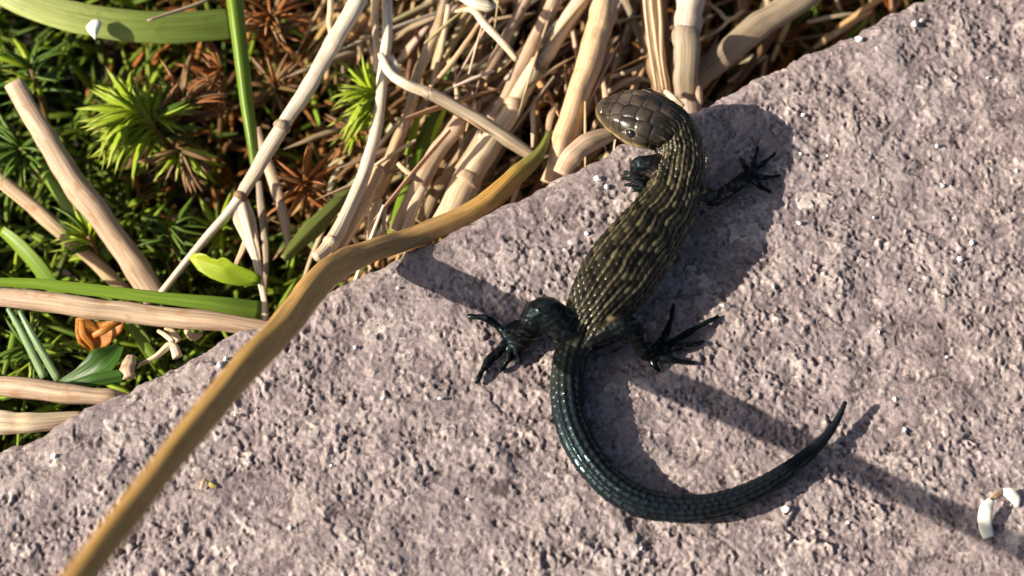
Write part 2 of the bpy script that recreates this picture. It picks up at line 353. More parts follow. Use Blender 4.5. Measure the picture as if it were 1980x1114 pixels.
# golden stem: heights follow from where its shadow falls on the slab
A0, B0 = P(745, 488), P(1985, 1062); NP = np.cross(B0 - A0, SUND)
def zstem(x, y):
    v = ray(x, y); return float((CAM + v * (np.dot(A0 - CAM, NP) / np.dot(v, NP)))[2])
sp = [(1062, 256, -.55), (1042, 298, -.42), (1002, 336, -.3), (950, 386, -.16), (880, 426, -.10), (800, 459, -.02), (728, 482, .2)]
sp += [(x, y, max(.2, zstem(x, y))) for x, y in ((672, 505), (620, 541), (560, 618), (493, 692), (418, 776), (302, 923), (158, 1114), (62, 1240), (-20, 1345))]
st_o = stalk('dry_grass_blade', sp, [8, 24, 36, 42, 42, 40, 44, 52, 57, 58, 58, 58, 56, 64, 70, 72], M['stem'], 'long golden brown dried grass blade arching over the slab edge across the lower left', 'grass blade', n=130, flat=.8, K=24, rough=.05, jitter=.2, ridges=5)

# straw --------------------------------------------------------------
s1 = stalk('straw_stalk', [(27, 158, -.25), (85, 262, -.45), (150, 362, -.7), (230, 468, -1.0), (302, 580, -1.3)], [42, 48, 52, 54, 56], M['pink'], 'thick pinkish straw with a cut open end, slanting down at the far left', 'straw', SG, hollow=True, n=40, ridges=3, K=16)
stalk('straw_stalk', [(-40, 318, -.9), (20, 362, -1.0), (100, 434, -1.2), (180, 505, -1.4), (250, 572, -1.6)], [34, 34, 32, 30, 30], M['tan'], 'thinner tan straw running down beside the cut pinkish straw at the left border', 'straw', SG, n=30)
s3 = stalk('straw_stalk', [(-60, 572, -.35), (60, 582, -.33), (180, 597, -.3), (300, 610, -.28), (420, 622, -.25), (530, 640, -.3)], [42, 43, 44, 42, 40, 34], M['pink'], 'brownish straw lying level from the left border to the golden stem, green blade on top', 'straw', SG, n=44, K=16)
stalk('straw_stalk', [(-60, 742, -.3), (60, 752, -.22), (150, 765, -.2), (215, 768, -.22), (250, 770, -.3)], [42, 44, 40, 34, 16], M['pink'], 'greyish straw stub pointing at the slab edge below the folded green leaf', 'straw', SG, n=30)
stalk('straw_stalk', [(-80, 822, -.14), (0, 818, -.12), (70, 815, -.12), (160, 806, -.2)], [52, 52, 44, 26], M['cream'], 'pale straw end lying along the slab edge at the lower left border', 'straw', SG, n=24)
s6 = stalk('straw_stalk', [(712, -40, -.1), (690, 5, -.12), (640, 92, -.2), (600, 160, -.28), (555, 232, -.36), (500, 322, -.5), (464, 380, -.6)], [36, 36, 36, 34, 33, 30, 25], M['white'], 'long whitish straw slanting from the top border to a joint with hanging sheath strips', 'straw', SG, n=60, K=14)
node_ring(s6, 545, 246, -.37, 33, (-.5, .85), 'greytan'); node_ring(s6, 463, 381, -.6, 26, (-.5, .85), 'brown')
stalk('side_stem', [(466, 378, -.6), (430, 424, -.68), (372, 492, -.78), (308, 572, -.95)], [20, 16, 15, 14], M['white'], parent=s6, n=24)
stalk('side_stem', [(640, -20, -.12), (639, 20, -.14), (636, 42, -.18), (641, 75, -.24)], [12, 12, 12, 8], M['cream'], parent=s6, n=14)
stalk('sheath', [(462, 382, -.6), (478, 440, -.7), (496, 510, -.8), (510, 575, -.9), (513, 620, -1.0)], [20, 16, 14, 12, 12], M['white'], parent=s6, flat=.3, n=22)
stalk('sheath', [(474, 386, -.62), (488, 430, -.75), (500, 500, -.85), (508, 560, -.92)], [14, 14, 10, 8], M['cream'], parent=s6, flat=.3, n=18)
stalk('sheath', [(452, 396, -.62), (462, 425, -.7), (480, 468, -.8), (500, 520, -.9)], [22, 28, 18, 8], M['cream'], parent=s6, flat=.3, n=18)
stalk('sheath', [(478, 462, -.85), (466, 490, -.92), (456, 512, -1.0)], [12, 11, 9], M['tan'], parent=s6, flat=.3, n=12)
stalk('sheath', [(500, 350, -.75), (505, 400, -.85), (512, 450, -.92), (514, 520, -1.0), (508, 590, -1.05)], [12, 16, 16, 10, 8], M['greytan'], parent=s6, flat=.35, n=20)
stalk('straw_strip', [(496, 246, -.75), (510, 300, -.8), (530, 352, -.86), (546, 412, -.92), (560, 488, -1.0)], [14, 20, 22, 22, 12], M['pink'], 'pale pink straw strip passing under the long whitish straw and hanging to its right', 'straw', flat=.4, n=26)
s8 = stalk('straw_stalk', [(750, -40, -.3), (748, 60, -.34), (742, 130, -.4), (735, 200, -.45), (724, 265, -.5), (705, 335, -.5), (672, 410, -.45), (640, 468, -.4), (610, 500, -.35)], [20, 20, 22, 22, 24, 28, 30, 30, 22], M['white'], 'white upright straw bending down left to a pale broken foot at the golden stem', 'straw', SG, n=60, K=14)
node_ring(s8, 639, 470, -.4, 30, (-.6, .8), 'cream')
stalk('straw_stalk', [(724, -40, -.4), (725, 40, -.42), (727, 100, -.45), (727, 144, -.5)], [16, 15, 14, 12], M['cream'], 'short cream straw upright just left of the white upright straw', 'straw', SG, n=18)
stalk('straw_stalk', [(700, 340, -.7), (735, 330, -.65), (705, 392, -.6), (668, 455, -.55), (640, 505, -.5)], [10, 26, 32, 32, 22], M['tan'], 'tan split straw lying tight against the lower white upright straw', 'straw', SG, n=26, ridges=4)
s9 = stalk('straw_stalk', [(736, 104, -.3), (752, 138, -.26), (780, 160, -.22), (830, 180, -.25)], [14, 20, 22, 24], M['white'], 'bright white side branch crossing from the white upright straw to the right', 'straw', SG, n=24)
node_ring(s9, 828, 179, -.25, 23, (.9, .4), 'greytan')
stalk('side_stem', [(830, 180, -.25), (875, 203, -.28), (935, 238, -.32), (985, 270, -.36), (1035, 305, -.42)], [25, 25, 27, 28, 22], M['greytan'], parent=s9, n=26)
stalk('sheath', [(757, 108, -.35), (764, 125, -.3), (772, 148, -.28)], [8, 14, 10], M['white'], parent=s9, flat=.3, n=10)
stalk('straw_stalk', [(880, 22, -.2), (915, 20, -.15), (940, 50, -.12), (972, 82, -.12), (1000, 116, -.15)], [6, 14, 17, 16, 12], M['cream'], 'pale crooked stem near the top border under a white flake', 'straw', SG, n=26)
stalk('husk_flake', [(888, -6, -.05), (915, 6, -.02), (945, 12, -.02), (958, 8, -.05)], [10, 20, 22, 8], M['white'], 'white papery husk flake at the top border above the pale crooked stem', 'husk', flat=.25, n=16)
s11 = stalk('straw_stalk', [(862, -20, -.5), (850, 40, -.55), (826, 100, -.6), (806, 150, -.65), (790, 215, -.7), (765, 280, -.75), (735, 345, -.8)], [24, 24, 24, 22, 24, 24, 20], M['tan'], 'tan straw with a forked split lying left of the leaning bundle', 'straw', SG, n=40, ridges=4)
stalk('split_strip', [(868, 10, -.5), (858, 70, -.55), (850, 110, -.62), (836, 158, -.7)], [12, 10, 9, 8], M['cream'], parent=s11, n=18, flat=.6)
stalk('straw_stalk', [(928, 42, -.35), (900, 85, -.4), (865, 132, -.46), (832, 168, -.52)], [7, 11, 11, 8], M['orange'], 'slim orange straw slanting behind the white side branch', 'straw', SG, n=20)
stalk('straw_stalk', [(1030, -20, -.55), (1000, 32, -.58), (968, 95, -.62), (935, 152, -.7)], [20, 22, 22, 20], M['pink'], 'pinkish straw broken off halfway, first of the leaning bundle from the left', 'straw', SG, n=24)
s13 = stalk('straw_stalk', [(905, 208, -.75), (880, 248, -.75), (842, 300, -.78), (806, 370, -.8), (770, 450, -.9)], [32, 36, 38, 38, 38], M['pink'], 'short thick pinkish straw under the white side branch, leaning bundle', 'straw', SG, n=30, K=14)
s14 = stalk('straw_stalk', [(1085, -30, -.5), (1062, 25, -.52), (1035, 75, -.55), (1008, 130, -.6), (978, 190, -.66), (940, 250, -.72), (890, 330, -.82)], [26, 28, 28, 28, 26, 26, 26], M['pink'], 'pinkish straw with a swollen joint near the top, second of the leaning bundle', 'straw', SG, n=44, K=14)
node_ring(s14, 1057, 34, -.52, 28, (-.45, .9), 'pink')
s15 = stalk('straw_stalk', [(1150, -40, -.42), (1118, 10, -.44), (1083, 62, -.48), (1044, 122, -.52), (1005, 185, -.58), (972, 240, -.64), (930, 305, -.7), (895, 370, -.75), (860, 440, -.8)], [32, 32, 34, 34, 36, 40, 54, 60, 60], M['cream'], 'long cream straw with three joints, thickest of the leaning bundle', 'straw', SG, n=66, K=16)
for q in ((1042, 125, -.52, 36), (992, 205, -.6, 38), (903, 352, -.74, 58)): node_ring(s15, *q, (-.53, .85), 'pink')
stalk('straw_stalk', [(995, 215, -.95), (950, 300, -1.0), (905, 375, -1.0), (850, 440, -1.0)], [36, 40, 44, 44], M['greytan'], 'shaded grey straw lying under the cream jointed straw', 'straw', SG, n=24)
stalk('straw_stalk', [(1010, 160, -1.1), (960, 200, -1.1), (900, 290, -1.1), (850, 360, -1.15), (815, 430, -1.2)], [26, 28, 30, 30, 30], M['tan'], 'tan straw deep in the leaning bundle behind its short thick pinkish member', 'straw', SG, n=26)
s16 = stalk('straw_stalk', [(1182, -40, -.35), (1166, 30, -.38), (1146, 100, -.42), (1118, 185, -.48), (1092, 265, -.52), (1066, 355, -.6)], [56, 56, 54, 50, 46, 42], M['orange'], 'thick orange tan straw standing nearest to the lizard snout', 'straw', SG, n=60, K=18, ridges=3)
stalk('straw_stalk', [(1178, 105, -.55), (1155, 155, -.6), (1138, 205, -.65), (1118, 265, -.7)], [16, 10, 9, 8], M['cream'], 'thin pale strip hanging right of the thick orange tan straw', 'straw', None, flat=.5, n=18)
stalk('straw_stalk', [(1165, 150, -.5), (1172, 200, -.45), (1158, 225, -.5), (1140, 262, -.6)], [8, 16, 12, 6], M['orange'], 'small orange straw shred beside the lizard snout', 'straw', None, flat=.5, n=16)
stalk('straw_stalk', [(1195, -30, -.8), (1218, 25, -.85), (1238, 70, -.9), (1246, 110, -.95)], [20, 20, 18, 12], M['greytan'], 'grey tan straw strip in the dark gap above the lizard head', 'straw', SG, n=20, flat=.5)
s18 = stalk('straw_stalk', [(1262, -40, -.55), (1266, 40, -.6), (1272, 110, -.66), (1285, 190, -.75)], [58, 56, 54, 52], M['brown'], 'brown fibrous straw stump just left of the pale upright stalk', 'straw', SG, n=34, K=18, ridges=6, rough=.09)
for k_, (a, b_) in enumerate(((-18, -14), (-5, -2), (10, 6))):
    stalk('fibre', [(1262 + a, -30, -.3), (1268 + a, 40, -.36), (1274 + b_, 110, -.42), (1284 + b_, 175, -.52)], [7, 8, 8, 5], M['tan'], parent=s18, n=18)
s19 = stalk('straw_stalk', [(1336, -40, -.4), (1332, 30, -.44), (1326, 100, -.5), (1328, 160, -.58), (1338, 232, -.7)], [58, 56, 52, 48, 44], M['purple'], 'thick pale upright stalk with a purplish sheath behind the lizard head', 'straw', SG, n=50, K=18)
stalk('sheath', [(1328, 52, -.2), (1327, 80, -.23), (1326, 130, -.32), (1328, 190, -.48)], [50, 53, 50, 42], M['greytan'], parent=s19, flat=.5, n=18, K=14, rough=.1)
stalk('straw_stalk', [(1650, -80, -.5), (1580, -25, -.52), (1500, 28, -.58), (1420, 88, -.65), (1335, 165, -.8)], [62, 62, 60, 58, 54], M['greytan'], 'thick olive grey straw leaning away to the upper right border', 'straw', SG, n=40, K=16)
stalk('straw_stalk', [(1370, 6, -.6), (1390, 22, -.6), (1410, 38, -.62), (1440, 20, -.66)], [6, 9, 10, 6], M['tan'], 'small forked tan rootlet right of the pale upright stalk', 'rootlet', None, n=16)
stalk('straw_stalk', [(1412, 36, -.62), (1390, 58, -.64), (1355, 80, -.7)], [8, 8, 5], M['tan'], 'thin tan strand slanting under the forked rootlet', 'straw', None, n=14)
stalk('straw_stalk', [(1180, 150, -.9), (1215, 138, -.85), (1240, 128, -.85), (1260, 108, -.9)], [7, 9, 8, 5], M['cream'], 'pale thread lying just above the lizard head', 'straw', None, n=14)
stalk('straw_stalk', [(1172, 180, -.8), (1205, 160, -.75), (1235, 150, -.75), (1262, 160, -.8)], [10, 12, 8, 8], M['pink'], 'pinkish shred behind the lizard crown', 'straw', None, n=14)
stalk('straw_stalk', [(1286, 176, -.3), (1302, 190, -.26), (1322, 205, -.3)], [10, 15, 8], M['cream'], 'small cream chip tucked behind the lizard nape', 'straw', None, n=12)
stalk('straw_stalk', [(1352, 168, -.4), (1352, 182, -.36), (1354, 202, -.4)], [8, 14, 10], M['pink'], 'small pinkish chip at the foot of the pale upright stalk', 'straw', None, n=12)
stalk('straw_stalk', [(770, 316, -.5), (785, 330, -.48), (805, 345, -.5), (818, 352, -.55)], [10, 12, 11, 6], M['tan'], 'short bent tan twig between the split straw and the bundle', 'straw', None, n=14)
for k_, pts in enumerate(([(820, 360, -.7), (800, 400, -.7), (778, 470, -.75)], [(735, 385, -.7), (722, 420, -.7), (718, 470, -.75)], [(748, 390, -.75), (742, 430, -.75), (746, 470, -.8)])):
    stalk('straw_strip', pts, [12, 22, 18] if k_ != 2 else [6, 8, 7], M['cream'], ['broad cream strip dropping to the golden stem left of the bundle foot', 'short cream strip right of the white straw foot', 'thin cream thread hanging beside the short cream strip'][k_], 'straw', flat=.4, n=16)
stalk('straw_strip', [(1078, 200, -.6), (1066, 222, -.58), (1060, 250, -.6), (1052, 290, -.65)], [6, 14, 12, 5], M['tan'], 'tan shred in front of the dark hole left of the thick orange tan straw', 'straw', flat=.5, n=14)
stalk('straw_strip', [(1036, 186, -.7), (1030, 215, -.68), (1032, 250, -.7), (1030, 285, -.75)], [9, 12, 10, 6], M['cream'], 'cream shred standing in the hole right of the grey side stem', 'straw', flat=.5, n=14)
stalk('straw_strip', [(345, 660, -.45), (333, 640, -.42), (320, 632, -.4)], [14, 15, 12], M['cream'], 'short pale stub against the slab edge under the level straw', 'straw', n=10)
f1 = stalk('straw_strip', [(345, 690, -.3), (330, 668, -.28), (300, 690, -.3), (268, 706, -.35)], [22, 16, 11, 6], M['cream'], 'forked pale strip at the slab edge under the level straw', 'straw', n=18)
stalk('fork_tip', [(335, 662, -.3), (322, 650, -.32), (306, 640, -.4)], [12, 11, 8], M['cream'], parent=f1, n=10)
stalk('straw_strip', [(255, 690, -.3), (248, 708, -.22), (250, 730, -.2)], [16, 28, 20], M['pink'], 'stubby pale chip stuck at the slab edge beside the folded green leaf', 'straw', n=14, rough=.28, flat=.7)
stalk('straw_strip', [(360, 640, -.6), (374, 652, -.55), (388, 646, -.6)], [10, 16, 10], M['tan'], 'tan chip under the level straw near the golden stem', 'straw', n=10)

stalk('straw_stalk', [(1085, 335, -.12), (1106, 302, -.06), (1140, 276, -.05), (1188, 258, -.1)], [40, 46, 44, 26], M['pink'], 'rounded pale straw end tucked against the slab edge under the lizard throat', 'straw', SG, n=18)
# green blades ---------------------------------------------------------
gb = stalk('grass_blade', [(-40, -40, -.2), (40, 0, -.2), (130, 28, -.22), (230, 46, -.28), (330, 52, -.36), (450, 44, -.5)], [40, 56, 62, 66, 66, 62], M['pale'], 'broad pale green grass blade arching across the upper left corner', 'grass blade', GG, n=50, flat=.10, fold=-.18, K=18, rough=.02, twist=.2, jitter=0)
stalk('thin_stem', [(285, 40, .0), (340, 22, -.05), (395, 2, -.1), (430, -20, -.12)], [6, 7, 7, 7], M['greytan'], 'thin tan stem crossing the broad pale green blade', 'stem', n=16)
stalk('grass_blade', [(440, -50, .0), (450, 30, -.08), (459, 100, -.18), (470, 190, -.32), (480, 255, -.42), (490, 325, -.55)], [36, 34, 31, 28, 25, 20], M['green'], 'upright fresh green blade left of the long whitish straw', 'grass blade', GG, n=40, flat=.14, fold=-1.1, K=18, rough=.02, twist=-.3, jitter=0)
stalk('grass_blade', [(-50, 545, -.12), (60, 548, -.1), (170, 560, -.08), (310, 576, -.06), (420, 588, -.08), (505, 600, -.2)], [16, 20, 24, 24, 30, 36], M['green'], 'narrow green blade lying along the top of the level brownish straw', 'grass blade', GG, n=40, flat=.16, fold=-.4, K=16, rough=.02, jitter=0)
stalk('grass_blade', [(2, 446, -.9), (35, 475, -.9), (75, 520, -.95), (120, 585, -1.1)], [22, 32, 34, 34], M['green'], 'bright green blade with a blunt tip above the level straw at the left border', 'grass blade', GG, n=26, flat=.12, fold=-.2, K=16, rough=.02, jitter=0, twist=-.4)
for k_, pts in enumerate(([(14, 596, -.8), (40, 640, -.85), (85, 730, -1.0)], [(36, 600, -.82), (66, 655, -.86), (112, 735, -1.0)])):
    stalk('grass_blade', pts, [8, 15, 17], M['blue'], ['left one of two parallel bluish green blades under the level straw', 'right one of two parallel bluish green blades under the level straw'][k_], 'grass blade', GG, n=20, flat=.15, fold=-.5, K=14, rough=.03, jitter=0)
stalk('grass_blade', [(28, 620, -1.1), (22, 670, -1.1), (6, 725, -1.15)], [8, 14, 8], M['green'], 'small yellowish green blade at the left border left of the bluish pair', 'grass blade', GG, n=16, flat=.2, fold=-.3)
stalk('grass_blade', [(248, 622, -.9), (272, 655, -.92), (306, 700, -1.0)], [12, 20, 20], M['green'], 'short fresh green blade between the orange leaf and the forked pale strip', 'grass blade', GG, n=16, flat=.15, fold=-.3)
stalk('green_leaf', [(115, 742, -.75), (165, 728, -.6), (205, 700, -.5), (235, 668, -.55)], [12, 46, 62, 14], M['dark'], 'dark green folded leaf over the greyish straw stub', 'leaf', n=26, flat=.08, fold=.5, K=16, rough=.04, jitter=0, twist=.4)
stalk('green_leaf', [(130, 745, -.5), (180, 736, -.42), (240, 726, -.4)], [8, 26, 26], M['dark'], 'lower dark green blade touching the slab edge chip', 'leaf', n=18, flat=.1, fold=-.4, K=14, jitter=0)
stalk('grass_blade', [(548, 500, -.7), (600, 445, -.75), (650, 396, -.8), (705, 335, -.9)], [14, 40, 30, 22], M['olive'], 'olive blade leaning into the white straw foot', 'grass blade', GG, n=26, flat=.14, fold=-.5, K=16, jitter=0)
stalk('grass_blade', [(752, 480, -1.0), (775, 400, -1.0), (800, 330, -1.0), (830, 240, -1.1), (850, 190, -1.2)], [20, 26, 26, 24, 14], M['green'], 'green blade glimpsed between the tan split straw and the bundle', 'grass blade', GG, n=26, flat=.14, fold=-.4, K=14, jitter=0)
for k_, (pts, w, lab) in enumerate((
        ([(812, 220, -.85), (798, 260, -.85), (786, 300, -.9)], [8, 16, 8], 'yellowish blade tip under the white side branch'),
        ([(862, 208, -.8), (846, 245, -.82), (834, 280, -.85)], [8, 13, 8], 'second yellowish blade tip, right one under the white side branch'),
        ([(60, 300, -1.4), (110, 360, -1.3), (160, 425, -1.3), (215, 500, -1.4)], [18, 36, 44, 30], 'wide yellow green blade in the gap between the two slanting straws'))):
    stalk('grass_blade', pts, w, M['lime'] if k_ < 2 else M['green'], lab, 'grass blade', GG, n=20, flat=.14, fold=-.3, jitter=0)
# scalloped lime leaf
def flat_leaf(name, outline, z, mat, label, cat, bulge=.04, thick=.012, fold=None):
    """leaf blade from an outline: upper and lower skin, a domed middle and a real edge"""
    pts = np.array([P(x, y, zz) for x, y, zz in outline]); c = pts.mean(0)
    rings = 5; V = []; n = len(pts)
    for r_ in range(rings): 
        f = 1 - r_ / rings
        for p in pts: V.append(c + (p - c) * f + VIEW * bulge * (1 - f * f))
    V.append(c + VIEW * bulge); top = len(V); V += [v - VIEW * thick for v in V[:]]
    F = []
    for r_ in range(rings - 1):
        for i in range(n): a, b2 = r_ * n + i, r_ * n + (i + 1) % n; F.append((a, b2, b2 + n, a + n))
    for i in range(n): F.append(((rings - 1) * n + i, (rings - 1) * n + (i + 1) % n, top - 1))
    F += [tuple(q + top for q in f[::-1]) for f in F[:]]
    for i in range(n): F.append(((i + 1) % n, i, i + top, (i + 1) % n + top))
    me = bpy.data.meshes.new(name); me.from_pydata([tuple(v) for v in V], [], F); me.update(); me.polygons.foreach_set('use_smooth', np.ones(len(F), bool))
    Va = np.array(V); ax = pts[np.argmax(np.linalg.norm(pts - pts[0], axis=1))] - pts[0]; ln = np.linalg.norm(ax); tt = np.clip((Va - pts[0]) @ ax / ln ** 2, 0, 1); fattr(me, 't', tt)
    uvl = me.uv_layers.new(name='UVMap'); li = np.empty(len(me.loops), np.int32); me.loops.foreach_get('vertex_index', li)
    lat = np.cross(ax / ln, VIEW); uvl.data.foreach_set('uv', np.stack([((Va - pts[0]) @ lat)[li], tt[li] * ln], 1).astype(np.float32).ravel())
    bm = bmesh.new(); bm.from_mesh(me); bmesh.ops.recalc_face_normals(bm, faces=bm.faces); bm.to_mesh(me); bm.free()
    return tag(link(name, me, mat), label, cat)
flat_leaf('green_leaf', [(366, 500, -.6), (372, 491, -.55), (385, 489, -.5), (398, 492, -.5), (408, 500, -.5), (420, 502, -.5), (430, 497, -.48), (440, 500, -.48), (452, 510, -.5), (470, 517, -.52), (490, 525, -.56), (506, 535, -.6), (504, 548, -.65), (490, 553, -.66), (460, 553, -.62), (430, 547, -.6), (405, 537, -.6), (382, 522, -.6)], 0, M['lime'],
          'bright lime green leaf with a wavy upper margin above the level straw', 'leaf', bulge=.008)
ol = flat_leaf('dry_leaf', [(146, 616, -.75), (162, 612, -.72), (180, 622, -.8), (205, 622, -.78), (228, 618, -.72), (242, 624, -.7), (236, 640, -.74), (222, 656, -.78), (205, 670, -.82), (186, 686, -.88), (168, 676, -.8), (150, 662, -.72), (145, 640, -.7)], 0, M['rust'],
          'small crumpled orange dry leaf under the level brownish straw', 'leaf', bulge=-.06)
stalk('curled_lobe', [(158, 620, -.6), (160, 645, -.62), (176, 664, -.68), (182, 680, -.75)], [10, 15, 13, 6], M['rust'], parent=ol, n=12, flat=.4)
stalk('curled_lobe', [(178, 650, -.66), (198, 640, -.6), (220, 628, -.6), (234, 624, -.62)], [10, 15, 12, 7], M['rust'], parent=ol, n=12, flat=.4)
flat_leaf('seed_fluff', [(166, 52, -.16), (176, 40, -.15), (190, 36, -.15), (197, 44, -.15), (193, 56, -.15), (188, 68, -.16), (184, 78, -.18), (178, 70, -.18), (170, 62, -.18)], 0, M['bone'], 'tiny white petal like scrap beside the broad pale blade', 'seed scrap', bulge=.05)

# ------------------------------------------------------------------ moss
def leaf_prism(length, width, bend, seg=5):
    """slim pointed leaf, three-sided section; runs along +X, arches towards +Z then droops"""
    V = []; F = []; t = []
    for i in range(seg + 1):
        f = i / seg; w = width * .5 * (math.sin(math.pi * min(1, .22 + f * .78)) ** .8 if f < 1 else .0) + .0008
        x = length * f; z = bend * length * (f - f * f * 1.15)
        V += [(x, w, z + w * .45), (x, -w, z + w * .45), (x, 0, z - w * .35)]; t += [f] * 3
    for i in range(seg):
        for q in range(3): a, b2 = i * 3 + q, i * 3 + (q + 1) % 3; F.append((a, b2, b2 + 3, a + 3))
    F.append((0, 2, 1)); F.append((seg * 3, seg * 3 + 1, seg * 3 + 2))
    return np.array(V), F, t
LEAF = {}
def leaf_mesh(mat, k):
    if (mat, k) not in LEAF:
        bend = (.15, .35, .6, -.1)[k]; V, F, t = leaf_prism(1.0, (.15, .12, .10, .13)[k], bend)
        me = bpy.data.meshes.new('moss_leaf'); me.from_pydata([tuple(v) for v in V], [], F); me.update(); me.polygons.foreach_set('use_smooth', np.ones(len(F), bool))
        fattr(me, 't', t); uvl = me.uv_layers.new(name='UVMap'); li = np.empty(len(me.loops), np.int32); me.loops.foreach_get('vertex_index', li)
        uvl.data.foreach_set('uv', V[li][:, [1, 0]].astype(np.float32).ravel()); me.materials.append(M[mat]); LEAF[(mat, k)] = me
    return LEAF[(mat, k)]
MG = 'moss shoots among the straw'
def moss(px, py, z, lean, n, lpx, mats, label, arc=(0, 360), seed=0, stemlen=1.2):
    """one star shaped moss shoot: a short stem and n pointed leaves round its tip; lean = direction of the tip in the picture plane"""
    r = random.Random(seed); c = P(px, py, z); k = pxsize(c)
    root = empty('moss_shoot', c, label, 'moss', MG)
    ax = np.array([lean[0], lean[1], 1.0]); ax /= np.linalg.norm(ax)
    base = c - ax * stemlen
    link('stem', tube_mesh('stem', catmull([base, c - ax * .5, c], 8), np.full(8, .028), K=6, seed=seed), M['mossb'], root)
    e1 = np.cross(ax, [0, 1, 0]); e1 /= np.linalg.norm(e1); e2 = np.cross(ax, e1)
    for i in range(n):
        a = math.radians(r.uniform(*arc)); el = math.radians(r.choice((r.uniform(5, 35), r.uniform(20, 60), r.uniform(-15, 20))))
        hor = RIGHT * math.cos(a) + UP * math.sin(a); hor = hor - ax * np.dot(hor, ax); hor /= np.linalg.norm(hor)
        dr = hor * math.cos(el) + ax * math.sin(el)
        back = r.random() ** 1.6 * .45
        L = lpx * k * r.uniform(.6, 1.1)
        X = Vector(dr); Y = Vector(np.cross(ax, dr)).normalized(); Z = X.cross(Y)
        Mx = Matrix((X, Y, Z)).transposed().to_4x4()
        o = bpy.data.objects.new('leaf', leaf_mesh(r.choice(mats), r.randrange(4))); COL.objects.link(o); o.parent = root
        Mx = Mx @ Matrix.Rotation(r.uniform(-.4, .4), 4, 'X') @ Matrix.Diagonal((L, L * r.uniform(.8, 1.25), L, 1)); Mx.translation = Vector(-ax * back)
        o.matrix_local = Mx
    return root
G, D, B, R_ = 'mossg', 'mossd', 'mossb', 'mossr'
moss(266, 218, -.5, (-.45, .1), 90, 125, [G, G, G, G], 'large bright green star of moss below the broad pale blade', (95, 265), 1)
moss(300, 225, -.7, (.2, .1), 30, 95, [G, D, B], 'older, browner right flank star of moss grown into the large bright green star', (-60, 90), 2)
moss(350, 290, -.7, (.1, -.5), 38, 95, [B, B, B, G], 'brown moss star with leaves fanning downward under the bright green star', (190, 350), 3)
moss(352, 195, -.8, (.25, .4), 34, 105, [B, R_, B], 'reddish brown withered moss star right of the bright green star', (-20, 130), 4)
moss(430, 135, -.85, (.1, .3), 26, 90, [B, R_], 'brown withered moss star right behind the upright green blade', (100, 280), 5)
moss(525, 30, -.7, (.0, .2), 42, 95, [R_, R_, B], 'rust red moss star at the top border between green blade and whitish straw', (0, 360), 6)
moss(530, 165, -1.0, (.0, -.3), 26, 85, [B, B, R_], 'dull brown moss star behind the middle of the long whitish straw', (0, 360), 7)
moss(724, 182, -.45, (-.35, .1), 60, 105, [G, G, G], 'fresh green moss star left of the white upright straw', (95, 270), 8)
moss(590, 350, -.9, (.1, -.1), 34, 90, [R_, B, R_], 'rust brown moss star in the dark hollow under the long whitish straw', (0, 360), 9)
moss(690, 250, -1.1, (.0, -.2), 22, 75, [B, R_, G], 'small brown moss star below the fresh green one', (150, 330), 10)
moss(60, 130, -.85, (-.1, .3), 34, 95, [D, D, G], 'green moss star above the cut straw end, its shade coloured into darker leaves', (0, 360), 11)  # green star standing in shade; the shade is put into its dark leaf colour
moss(40, 285, -.85, (-.2, .0), 34, 95, [D, D], 'deep green moss star left of the cut pinkish straw', (0, 360), 12)
moss(170, 455, -1.1, (-.2, .2), 36, 90, [G, D, G], 'yellow green moss star between the two slanting straws', (30, 240), 13)
moss(330, 440, -1.15, (.0, .2), 28, 85, [D, D], 'dark moss star right of the cut pinkish straw near the lime leaf', (0, 360), 14)
moss(425, 440, -1.45, (.0, -.1), 24, 80, [D, G], 'olive dark moss star left of the hanging sheath strips', (0, 360), 15)
moss(850, 190, -1.3, (.0, .1), 26, 75, [G, G, D], 'green moss star glimpsed under the slim orange straw', (0, 360), 16)
moss(60, 670, -1.15, (.0, .0), 30, 85, [D, G], 'green moss star behind the bluish blades', (0, 360), 17)
moss(580, 440, -1.5, (.0, .0), 24, 80, [D, B], 'dusky moss star behind the olive blade', (0, 360), 18)

# ground cover nobody could count: moss leaves and straw litter below the shoots
def prism_mass(name, n, zone, colours, length, width, tilt, mat, label, seg=3, seed=0, axis=None):
    r = np.random.default_rng(seed)
    Vs, Fs, Cs = [], [], []; V0, F0, t0 = leaf_prism(1.0, 1.0, .25, seg); V0 = V0.copy(); t0 = np.array(t0); k = len(V0)
    F4 = [f if len(f) == 4 else (f[0], f[1], f[2], f[2]) for f in F0 if len(f) == 4]
    pos, ci = zone(r, n); n = len(pos)
    az = r.uniform(0, 2 * np.pi, n) if axis is None else axis + r.normal(0, .45, n) + np.pi * (r.random(n) < .5)
    el = np.radians(r.uniform(*tilt, n)); L = r.uniform(*length, n); Wd = r.uniform(*width, n)
    X = np.stack([np.cos(az) * np.cos(el), np.sin(az) * np.cos(el), np.sin(el)], 1); Y = np.stack([-np.sin(az), np.cos(az), 0 * az], 1); Z = np.cross(X, Y)
    V = pos[:, None] + V0[None, :, 0:1] * L[:, None, None] * X[:, None] + V0[None, :, 1:2] * Wd[:, None, None] * Y[:, None] + V0[None, :, 2:3] * (L * .35)[:, None, None] * Z[:, None] * .6
    C = np.asarray(colours)[ci] * r.uniform(.6, 1.35, (n, 1)) * r.uniform(.9, 1.1, (n, 3)); C = np.repeat(C[:, None], k, 1)
    F = (np.arange(n)[:, None, None] * k + np.array(F4)[None]).reshape(-1, 4)
    me = fast_mesh(name, V.reshape(-1, 3), F); cattr(me, 'col', C.reshape(-1, 3)); return tag(link(name, me, mat), label, None, None, 'stuff')
def to_px(p):
    q = p - CAM; dz = q @ FWD; return 990 + FPX * (q @ RIGHT) / dz, 557 - FPX * (q @ UP) / dz
